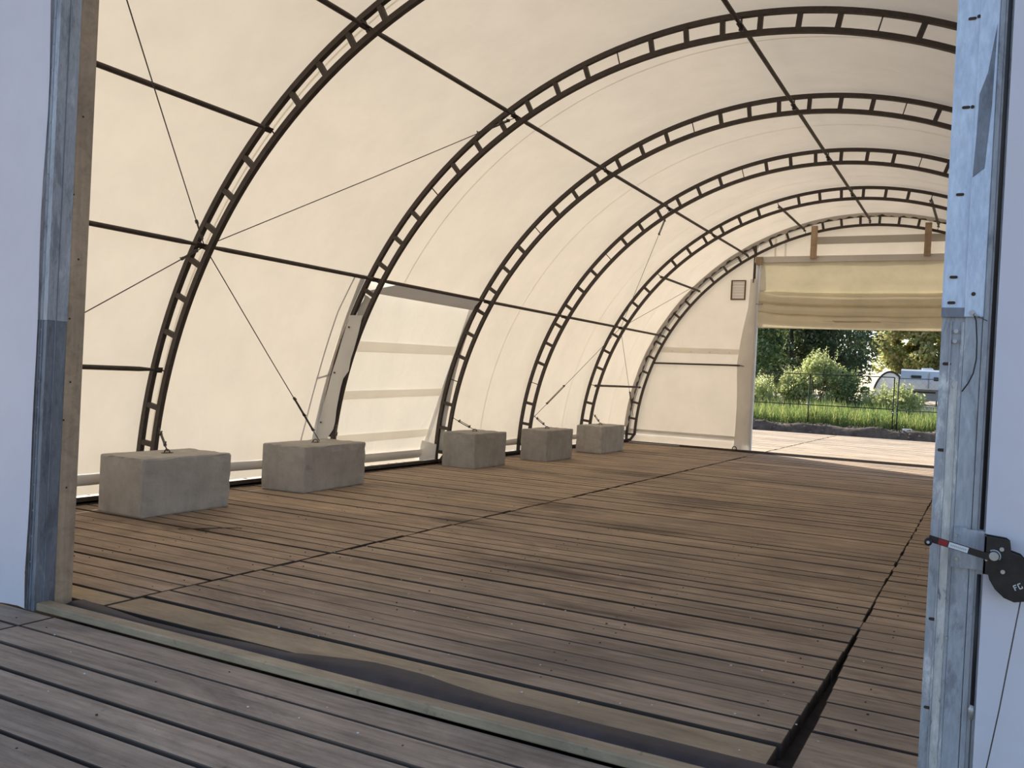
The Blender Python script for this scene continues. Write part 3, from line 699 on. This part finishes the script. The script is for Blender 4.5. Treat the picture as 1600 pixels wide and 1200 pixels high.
# handle lever
ha, hb_ = Vector((-.158, 3.375, 1.102)), Vector((.030, 3.375, 1.084))
ha.z = 1.118; hb_.z = 1.078
def lev(t0, t1, wd, th, name, m, par=None):
    b = MB().beam(ha.lerp(hb_, t0), ha.lerp(hb_, t1), th, wd); return rel_build(b, name, m, par or wn)
handle = lev(.0, 1, .0225, .006, 'handle', 'paint_black')
lev(.16, .315, .0185, .0085, 'red_label', 'red', handle); lev(.33, .645, .0185, .0085, 'white_label', 'white_plastic', handle)
for k in range(9): lev(.365+k*.029, .365+k*.029+.015, .0042, .0095, 'print_mark', 'rv_grey', handle)
b = MB().tube([(-.158, 3.385, 1.108), (-.158, 3.345, 1.108)], .0125, 14); rel_build(b, 'grip_knob', 'black', handle, True)
b = MB().disc((-.158, 3.344, 1.108), (0, 1, 0), .005, .004, 12); rel_build(b, 'knob_pin', 'bolt', handle)
# raised white letter stubs on the lower plate
def letter(x, z, rot, kind):
    c, s = math.cos(rot), math.sin(rot); P = lambda a, e: (x+a*c-e*s, 3.3835, z+a*s+e*c); b = MB()
    st_ = {'F': [((0, 0), (0, .016)), ((0, .016), (.009, .016)), ((0, .009), (.007, .009))], 'C': [((.009, .016), (0, .016)), ((0, .016), (0, 0)), ((0, 0), (.009, 0)), ((.009, 0), (.009, .006))]}[kind]
    for p, q in st_: b.beam(P(*p), P(*q), .0028, .003, (0, 1, 0))
    rel_build(b, 'letter_mark', 'white_plastic', wn)
letter(.108, .978, .5, 'F'); letter(.120, .985, .5, 'C')
tag(MB().tube([(.128, 3.40, .972), (.112, 3.405, .84), (.08, 3.42, .56), (.05, 3.43, .34), (.02, 3.45, .05)], .0022, 6).build('winch_cable', 'cable', None, True), 'thin wire running down from the ratchet winch', 'cable')

# ------------------------------------------------------------------ far end wall
YW = YE+.075
ew = struct(wall_sheet('wall_back', 'cover', CX-RC+.02, -5.24, .30, YW, nx=24, nz=16, r=RC-.01), 'white fabric end wall left of the far doorway')
q = struct(wall_sheet('wall_back', 'cover', .16, -2*2.67+8.525-.02, .04, YW, nx=24, nz=16, r=RC-.01, seed=3), 'white fabric end wall right of the far doorway')
q = struct(wall_sheet('wall_back', 'cover', -5.24, .16, 4.74, YW+.01, nx=30, nz=8, r=RC-.01, seed=5), 'white fabric gable above the far doorway')
def strip(name, m, x0, x1, z0, z1, y, parent=ew, lab=None, amp=.004, nz=2):
    def fn(u, v): return (x0+(x1-x0)*u, y+amp*wob(u*11, v*3), z0+(z1-z0)*v)
    o = MB().sheet(fn, 16, nz).build(name, m, parent, True)
    if lab: o['label'] = lab
    return o
strip('hem_band', 'pocket', -8.46, -5.55, .24, .36, YW-.012, lab='grey hem band near the foot of the end wall')
strip('skirt_flap', 'cover', -8.48, -5.62, .04, .27, YW+.02)
strip('hem_band', 'seam', -7.93, -5.56, 2.42, 2.56, YW-.010, lab='grey double hem above the steel rail')
for x in (-7.35, -6.85, -6.35, -5.85): MB().disc((x, YW-.02, 2.46), (0, 1, 0), .02, .006, 8).build('grommet', 'pocket', ew)
strip('gable_band', 'flap', -4.0, .5, 5.16, 5.34, YW-.02, lab='grey fold across the gable fabric')
for x in (-4.62, -4.86): strip('gable_seam', 'seam', x, x+.05, 4.8, under_arc(x)-.1, YW-.01)
def jw(u, v):     # cloth wrapped round the door post
    a = u; z = .02+4.30*v; xl = -5.62+.19*min(1, max(0, (z-2.2)/1.4)); x = xl+(-5.22-xl)*a
    return (x+.03*math.sin(z*1.7)*(1-a), YW-.03-.10*math.sin(math.pi*a*.62)+.012*wob(x*9, z*2), z)
o = tag(MB().sheet(jw, 10, 30).build('jamb_wrap', 'pocket', None, True), 'loose cloth wrapped around the left post of the far doorway', 'cloth')
tag(MB().beam((-5.205, YW-.06, 0), (-5.205, YW-.06, 4.72), .075, .10, (0, 1, 0)).build('door_post', 'rv_white'), 'pale post edging the left side of the far doorway', 'post')
tag(MB().beam((.13, YW-.06, 0), (.13, YW-.06, 4.72), .075, .10, (0, 1, 0)).build('door_post', 'rv_white'), 'pale post edging the right side of the far doorway', 'post')
tag(MB().box(-5.33, -5.275, YW-.12, YW-.06, 4.22, under_arc(-5.3, RO), .004).build('steel_post', 'steel_dark'), 'dark steel stub post at the corner of the far door header', 'post')
er = MB(); er.tube([(-7.80, YW-.06, 2.13), (-5.60, YW-.06, 2.15), (-5.52, YW-.07, 2.15), (-5.43, YW-.09, 2.13)], [.024, .024, (.034, .010), (.03, .008)], 10)
tag(er.build('wall_rail', 'steel_dark', None, True), 'horizontal dark steel rail across the far end wall', 'rail')
struct(MB().box(-5.30, .25, YW-.13, YW-.02, 4.72, 4.87, .008).build('trim_2', 'pocket'), 'cloth wrapped header of the far doorway')
for x, zb, lab in ((-3.90, 4.79, 'left of the two timber struts above the far doorway'), (-1.40, 4.81, 'right of the two timber struts above the far doorway')):
    tag(MB().box(x-.07, x+.07, YE-.14, YE-.05, zb, under_arc(x, RO)-.09, .004).build('timber_strut', 'lumber'), 'short timber post, '+lab, 'strut', 'timber struts')
tag(MB().box(-5.27, -5.10, YE-.10, YE-.06, 4.66, 4.86, .004).build('timber_offcut', 'lumber'), 'timber offcut at the left corner of the far door header', 'timber')
# vent with louvres
vt = empty('wall_vent', (-5.70, YW-.03, 3.80)); tag(vt, 'brown framed louvre vent high on the far end wall', 'vent')
for (x0, x1, z0, z1) in ((-.185, -.155, 0, .50), (.155, .185, 0, .50), (-.155, .155, 0, .03), (-.155, .155, .47, .50)): MB().box(x0, x1, -.02, .02, z0, z1).build('frame_bar', 'frame_brown', vt)
me = MB().box(-.155, .155, -.010, .002, -.002, .004).mesh('louvre_slat', 'frame_brown')
for k in range(11): link('louvre_slat', me, vt, (0, 0, .045+k*.039), (R(28), 0, 0))
# bundled roll-up curtain
cu = empty('rollup_curtain', (-2.5, YW-.08, 3.10)); tag(cu, 'yellowed roll-up door curtain hanging in folds in the far doorway', 'curtain')
prof = [(1.63, .02), (1.5, -.02), (1.25, -.05), (1.05, -.07), (.93, -.075), (.905, -.01), (.86, -.085), (.74, -.12), (.63, -.10), (.585, -.01), (.55, -.07), (.46, -.095), (.375, -.08), (.35, -.02), (.30, -.05), (.15, -.06), (.0, -.03)]
def fcur(u, v):
    t = v*(len(prof)-1); i = min(len(prof)-2, int(t)); f = t-i; z = prof[i][0]*(1-f)+prof[i+1][0]*f; y = prof[i][1]*(1-f)+prof[i+1][1]*f
    x = -5.16+5.25*u; e = math.exp(-((x+5.16)/.35)**2)+math.exp(-((x-.09)/.35)**2)
    z2 = z-.05*math.sin(math.pi*u)*(.2 < z < 1)+.05*e*(z < .8)*(z > .2)+.012*wob(u*14, z*3)*(z > .05)
    return (x+2.5, y*(1-.6*e)+.012*wob(u*9, z*6), z2)
MB().sheet(fcur, 60, 64).build('curtain_sheet', 'curtain', cu, True)
def fback(u, v):
    z = .92-.78*v; return (-2.66+5.25*u, .03+.015*wob(u*7, v*4), z-.04*math.sin(math.pi*u)+.015*wob(u*10, v))
MB().sheet(fback, 40, 8).build('folded_layer', 'curtain', cu, True)
MB().tube([(-2.66, .0, .02), (0, .0, .015), (2.59, 0, .02)], .018, 8).build('bottom_bar', 'pocket', cu, True)
MB().tube([(-2.72, -.03, .60), (-2.55, -.05, .60)], .014, 8).build('lift_rod', 'bolt', cu, True)
# sill rail of the far doorway
sr = MB(); sr.box(-8.4, .4, 22.30, 22.36, 0, .05, .004); sr.box(-5.2, .4, 22.16, 22.20, 0, .028, .003)
struct(sr.build('trim_3', 'steel_dark'), 'dark steel sill rail along the foot of the far end wall')
ro = MB(); pts = [(-8.25, 22.12, .03), (-8.0, 22.05, .025), (-7.7, 22.02, .03), (-7.3, 22.06, .03), (-6.9, 22.16, .03)]; ro.tube(pts, .018, 8)
tag(ro.build('rope', 'rv_grey', None, True), 'pale rope lying at the foot of the end wall beside the far arch', 'rope')
ri = MB(); ri.tube([(-5.52+.05*math.cos(a), 22.24, .075+.05*math.sin(a)) for a in np.linspace(0, 2*math.pi, 15)], .012, 6); ri.tube([(-5.45, 22.24, .03), (-5.25, 22.22, .03)], .02, 6)
tag(ri.build('anchor_ring', 'steel_dark', None, True), 'dark anchor ring at the foot of the far left door post', 'ring')

# ------------------------------------------------------------------ outdoors beyond the far doorway
def soup(name, m, quads, parent=None):
    """quads: (n,4,3) array"""
    n = len(quads); me = bpy.data.meshes.new(name); me.vertices.add(n*4); me.vertices.foreach_set('co', quads.reshape(-1).astype(np.float32))
    me.loops.add(n*4); me.loops.foreach_set('vertex_index', np.arange(n*4, dtype=np.int32)); me.polygons.add(n)
    me.polygons.foreach_set('loop_start', np.arange(0, n*4, 4, dtype=np.int32)); me.update(calc_edges=True); me.materials.append(M[m]); return link(name, me, parent)
def leaves(P, size, asp=.55):
    n = len(P); d = RNG.normal(size=(n, 3)); d /= np.linalg.norm(d, axis=1)[:, None]; e = np.cross(d, RNG.normal(size=(n, 3))); e /= np.linalg.norm(e, axis=1)[:, None]
    s = size*RNG.uniform(.6, 1.4, (n, 1)); nn = np.cross(d, e)
    return np.stack([P-d*s, P+e*s*asp+nn*s*.15, P+d*s, P-e*s*asp+nn*s*.15], 1)
def foliage(c, rad, nclump, per, cr, size, flat=1.0):
    c = np.array(c); out = []
    for _ in range(nclump):
        v = RNG.normal(size=3); v /= np.linalg.norm(v); k = c+v*np.array(rad)*RNG.uniform(.35, 1)**.6
        r = cr*RNG.uniform(.6, 1.3); q = RNG.normal(size=(per, 3)); q /= np.linalg.norm(q, axis=1)[:, None]; q *= r*RNG.uniform(.3, 1, (per, 1))**.5; q[:, 2] *= flat
        out.append(k+q)
    return leaves(np.concatenate(out), size)
def tree(x, y, h, rw, m, lab, nclump=60, per=130, cr=.75, size=.11, base=.16, grp='trees beyond the fence'):
    z0 = terrain(x, y); t = empty('tree', (x, y, z0)); tag(t, lab, 'tree', grp)
    b = MB(); b.tube([(0, 0, -.1), (.05, .03, h*.3), (-.05, 0, h*.6), (.02, 0, h*.92)], [h*.017+.05, h*.014+.03, h*.009+.02, .02], 8); tk = b.build('trunk', 'trunk', t, True)
    for k in range(7):
        zz = h*(.25+.09*k); a = k*2.4; L = rw*(1-.08*k)*.8; MB().tube([(0, 0, zz), (L*.5*math.cos(a), L*.5*math.sin(a), zz+.15*L), (L*math.cos(a), L*math.sin(a), zz+.45*L)], [.05, .035, .012], 6).build('branch', 'trunk', tk, True)
    soup('foliage', m, foliage((0, 0, h*(base+1)/2), (rw, rw, h*(1-base)/2), nclump, per, cr, size), t)
T = [(-15.0, 50.5, 8.2, 2.4, 'leaf_dark', 'dark leafy tree at the left edge of the far doorway'),
     (-12.0, 49.0, 6.4, 1.9, 'leaf_mid', 'tall mid green tree with sky showing through, left in the far doorway'),
     (-9.9, 51.5, 7.6, 1.9, 'leaf_dark', 'slim dark tree behind the tallest bush'),
     (-7.9, 52.5, 8.6, 2.3, 'leaf_dark', 'dense dark tree in the middle of the far doorway'),
     (-8.2, 61.5, 9.0, 2.0, 'leaf_dark', 'dark tree left of the golden green tree'),
     (-5.0, 76, 9.5, 3.3, 'leaf_gold', 'golden green tree above the white trailer'),
     (1.2, 73.0, 9.4, 3.0, 'leaf_mid', 'mid green tree hidden partly by the right door track'),
     (-12.8, 60.0, 9.5, 3.0, 'leaf_mid', 'tree far back on the left between the trunks'),
     (-18.5, 53.0, 9.0, 2.8, 'leaf_mid', 'tree beyond the left edge of the doorway'),
     (-18.0, 96.0, 9.4, 3.4, 'leaf_dark', 'distant dark tree at the left edge of the view through the doorway')]
for (x, y, h, rw, m, lab) in T:
    tree(x, y, h, rw, m, lab, nclump=int((54 if m != 'leaf_gold' else 95)*rw/2.0*h/7), per=150, cr=.72 if m != 'leaf_gold' else .62, size=.105 if y < 70 else .15, base=.06)
def bush(x, y, h, rw, lab, m='leaf_bush', ncl=46, per=120):
    z0 = terrain(x, y); t = empty('bush', (x, y, z0)); tag(t, lab, 'bush', 'bushes behind the fence')
    b = MB()
    for k in range(6): a = k*1.05; b.tube([(0, 0, -.05), (rw*.3*math.cos(a), rw*.3*math.sin(a), h*.4), (rw*.6*math.cos(a), rw*.6*math.sin(a), h*.8)], [.03, .02, .008], 5)
    b.build('stems', 'trunk', t)
    q = foliage((0, 0, h*.46), (rw, rw*.8, h*.44), ncl, per, .34, .062)
    tips = []
    for k in range(26):
        a = RNG.uniform(0, 6.28); r = rw*RNG.uniform(0, .8); n = 26; zz = np.linspace(0, 1, n)[:, None]*RNG.uniform(.35, .7)
        base = np.array([r*math.cos(a), r*math.sin(a), h*RNG.uniform(.55, .86)]); lean = np.array([RNG.uniform(-.25, .25), RNG.uniform(-.2, .2), 1])
        tips.append(base+zz*lean+RNG.normal(size=(n, 3))*.05)
    soup('foliage', m, np.concatenate([q, leaves(np.concatenate(tips), .06, .35)]), t)
bush(-9.6, 43.2, 1.75, .95, 'low pale green bush at the left edge of the far doorway', ncl=40)
bush(-7.05, 43.6, 3.15, 1.05, 'tallest yellow green bush behind the fence post', ncl=70)
bush(-8.15, 43.9, 2.1, .75, 'rounded bush left of the tallest bush', ncl=40)
bush(-5.7, 43.8, 1.9, .8, 'darker bush right of the tallest bush', 'leaf_mid', ncl=42)
bush(-3.55, 42.2, 1.55, .95, 'spreading bush in front of the rounded shelter', ncl=52)
bush(-4.6, 42.6, 1.0, .55, 'small bush between the two fence posts', ncl=26)
bush(-11.6, 43.5, 1.9, 1.0, 'bush hidden mostly by the far door post', ncl=36)
# tall grass
n = 26000; gx = RNG.uniform(-15, 3, n); gy = 38.12+RNG.uniform(0, 1, n)**1.3*4.5; gz = np.array([terrain(a, b) for a, b in zip(gx, gy)])
hh = RNG.uniform(.45, 1.05, n)*(.85+.12*np.sin(gx*1.9+1)*np.sin(gx*.7))*RNG.choice([.6, .8, 1, 1.25], n); hh = np.clip(hh, .25, 1.05); a = RNG.uniform(0, 6.28, n); lean = RNG.normal(size=(n, 2))*.16; wd = RNG.uniform(.012, .030, n)
P = np.stack([gx, gy, gz-.03], 1); s = np.stack([np.cos(a)*wd, np.sin(a)*wd, 0*a], 1); up = np.stack([lean[:, 0]*.4, lean[:, 1]*.4, hh*.6], 1); tp = np.stack([lean[:, 0], lean[:, 1], hh], 1)
o = soup('tall_grass', 'grass', np.stack([P-s, P+up+s*.2+np.array([0, .01, 0]), P+tp, P+up-s*1.0], 1)); o['kind'] = 'stuff'; tag(o, 'tall green grass growing along the fence beyond the deck', 'grass')
# fence: posts, rails, clamps, wire mesh
fe = empty('wire_fence', (-6.5, 38.0, -.1)); tag(fe, 'dark wire fence with posts and rails across the view beyond the deck', 'fence')
def frel(b, name, m='fence'): L = Vector(fe.location); b.v = [tuple(Vector(q)-L) for q in b.v]; return b.build(name, m, fe, True)
for x in (-13.2, -10.0, -6.50, -3.30, -3.14, .0): frel(MB().tube([(x, 38, -.1), (x, 38, 2.30)], .024, 8), 'post')
for z, xa, xb in ((2.28, -13.2, -3.30), (1.02, -13.2, -3.30), (2.28, -3.14, 2), (1.02, -3.14, 2)): frel(MB().tube([(xa, 38, z), (xb, 38, z+.02)], .018, 8), 'rail')
for x, z in ((-6.50, 1.06), (-3.22, .92)): frel(MB().box(x-.10, x+.10, 37.95, 38.0, z-.018, z+.018), 'clamp', 'bolt')
wm = MB()
for k in range(60):
    x = -13.2+k*.26
    for s in (1, -1): wm.beam((x, 38.0, .0), (x+s*2.2*1.0, 38.0, 2.26), .0022, .0022)
o = frel(wm, 'wire_mesh', 'fence'); o['kind'] = 'stuff'
# clods along the soil bank, white scrap
cl = MB()
for k in range(420):
    x, y = random.uniform(-13, 2), random.uniform(35.4, 36.9); r = random.uniform(.015, .06); z = terrain(x, y)
    cl.tube([(x-r, y, z), (x-r*.4, y, z+r*.7), (x+r*.5, y+r*.2, z+r*.6), (x+r, y, z)], [.02*r, r*.7, r*.6, .02*r], 6)
o = tag(cl.build('soil_clod', 'clod'), 'dark clods of soil along the bank behind the deck', 'soil'); o['kind'] = 'stuff'
x, y = -2.60, 36.0; tag(MB().box(x-.16, x+.16, y-.05, y+.05, terrain(x, y)-.01, terrain(x, y)+.10, .01).build('white_offcut', 'white_plastic'), 'small white offcut lying at the far edge of the deck', 'offcut')
# white camper trailer
def trailer():
    y = 63.0; k = y/95.0; X = lambda q: q*k; Zz = lambda q: 1.6+(q-1.6)*k
    z0 = terrain(-4.2, y); t = empty('camper_trailer', (-4.1, y, z0)); tag(t, 'white camper trailer parked beyond the bushes on the right', 'trailer'); L = Vector(t.location)
    def rb(b, name, m): b.v = [tuple(Vector(q)-L) for q in b.v]; return b.build(name, m, t)
    b = MB(); pr_ = [(y-.25, Zz(3.1)), (y, Zz(4.05)), (y+.15, Zz(4.2)), (y+7, Zz(4.25)), (y+7, Zz(2.3)), (y-.1, Zz(2.3))]
    kx = len(b.v); n = len(pr_); b.v += [(X(-7.7), q[0], q[1]) for q in pr_]+[(X(-3.9), q[0], q[1]) for q in pr_]
    b.f += [tuple(range(n)), tuple(range(2*n-1, n-1, -1))]+[(i, n+i, n+(i+1) % n, (i+1) % n) for i in range(n)]; ub = rb(b, 'upper_body', 'rv_white')
    rb(MB().box(X(-7.15), X(-4.1), y+.55, y+7, Zz(1.2), Zz(2.3), .03), 'lower_body', 'rv_grey')
    rb(MB().box(X(-6.75), X(-5.85), y-.215, y-.14, Zz(3.30), Zz(3.62), .01), 'front_window', 'rv_dark').parent = ub
    rb(MB().box(X(-5.20), X(-5.13), y-.28, y+.06, Zz(2.4), Zz(3.95), .01), 'corner_trim', 'rv_grey').parent = ub
    rb(MB().box(X(-4.75), X(-4.35), y-.24, y-.14, Zz(3.1), Zz(3.5), .01), 'side_window', 'rv_dark').parent = ub
    rb(MB().box(X(-7.5), X(-4.1), y-.16, y-.10, Zz(2.62), Zz(2.70), .005), 'stripe', 'rv_grey').parent = ub
    rb(MB().box(X(-6.6), X(-4.6), y+.50, y+.56, Zz(1.95), Zz(2.1), .01), 'vent_strip', 'rv_dark')
    rb(MB().box(X(-6.0), X(-5.0), y+1.2, y+2.2, Zz(4.2), Zz(4.42), .03), 'roof_unit', 'rv_white').parent = ub
    for yy in (y+3.6, y+4.5):
        for xx in (X(-7.1), X(-4.2)): rb(MB().disc((xx, yy, z0+.33), (1, 0, 0), .33, .2, 20), 'wheel', 'black')
    for xx in (X(-6.9), X(-4.5)): rb(MB().beam((xx, y+.9, z0), (xx, y+.9, Zz(1.3)), .08, .08), 'jack', 'rv_dark')
trailer()
# rounded white shelter with a dark rim
def shelter():
    y = 66.0; x0 = -6.0; z0 = terrain(x0, y); t = empty('rounded_shelter', (x0, y, z0)); tag(t, 'pale rounded shelter with a dark rim half hidden by the bushes', 'shelter')
    def f(u, v): a = math.pi*u; return (-1.1*math.cos(a), 5*v, 2.1*math.sin(a))
    MB().sheet(f, 20, 2).build('shell', 'rv_white', t, True)
    def e(u, v): a = math.pi*u; return (-1.08*math.cos(a)*v, .05, 2.08*math.sin(a)*v)
    MB().sheet(e, 20, 3).build('end_panel', 'rv_white', t)
    MB().tube([(-1.11*math.cos(a), -.02, 2.11*math.sin(a)) for a in np.linspace(0, math.pi, 24)], .07, 8).build('rim', 'black', t, True)
shelter()
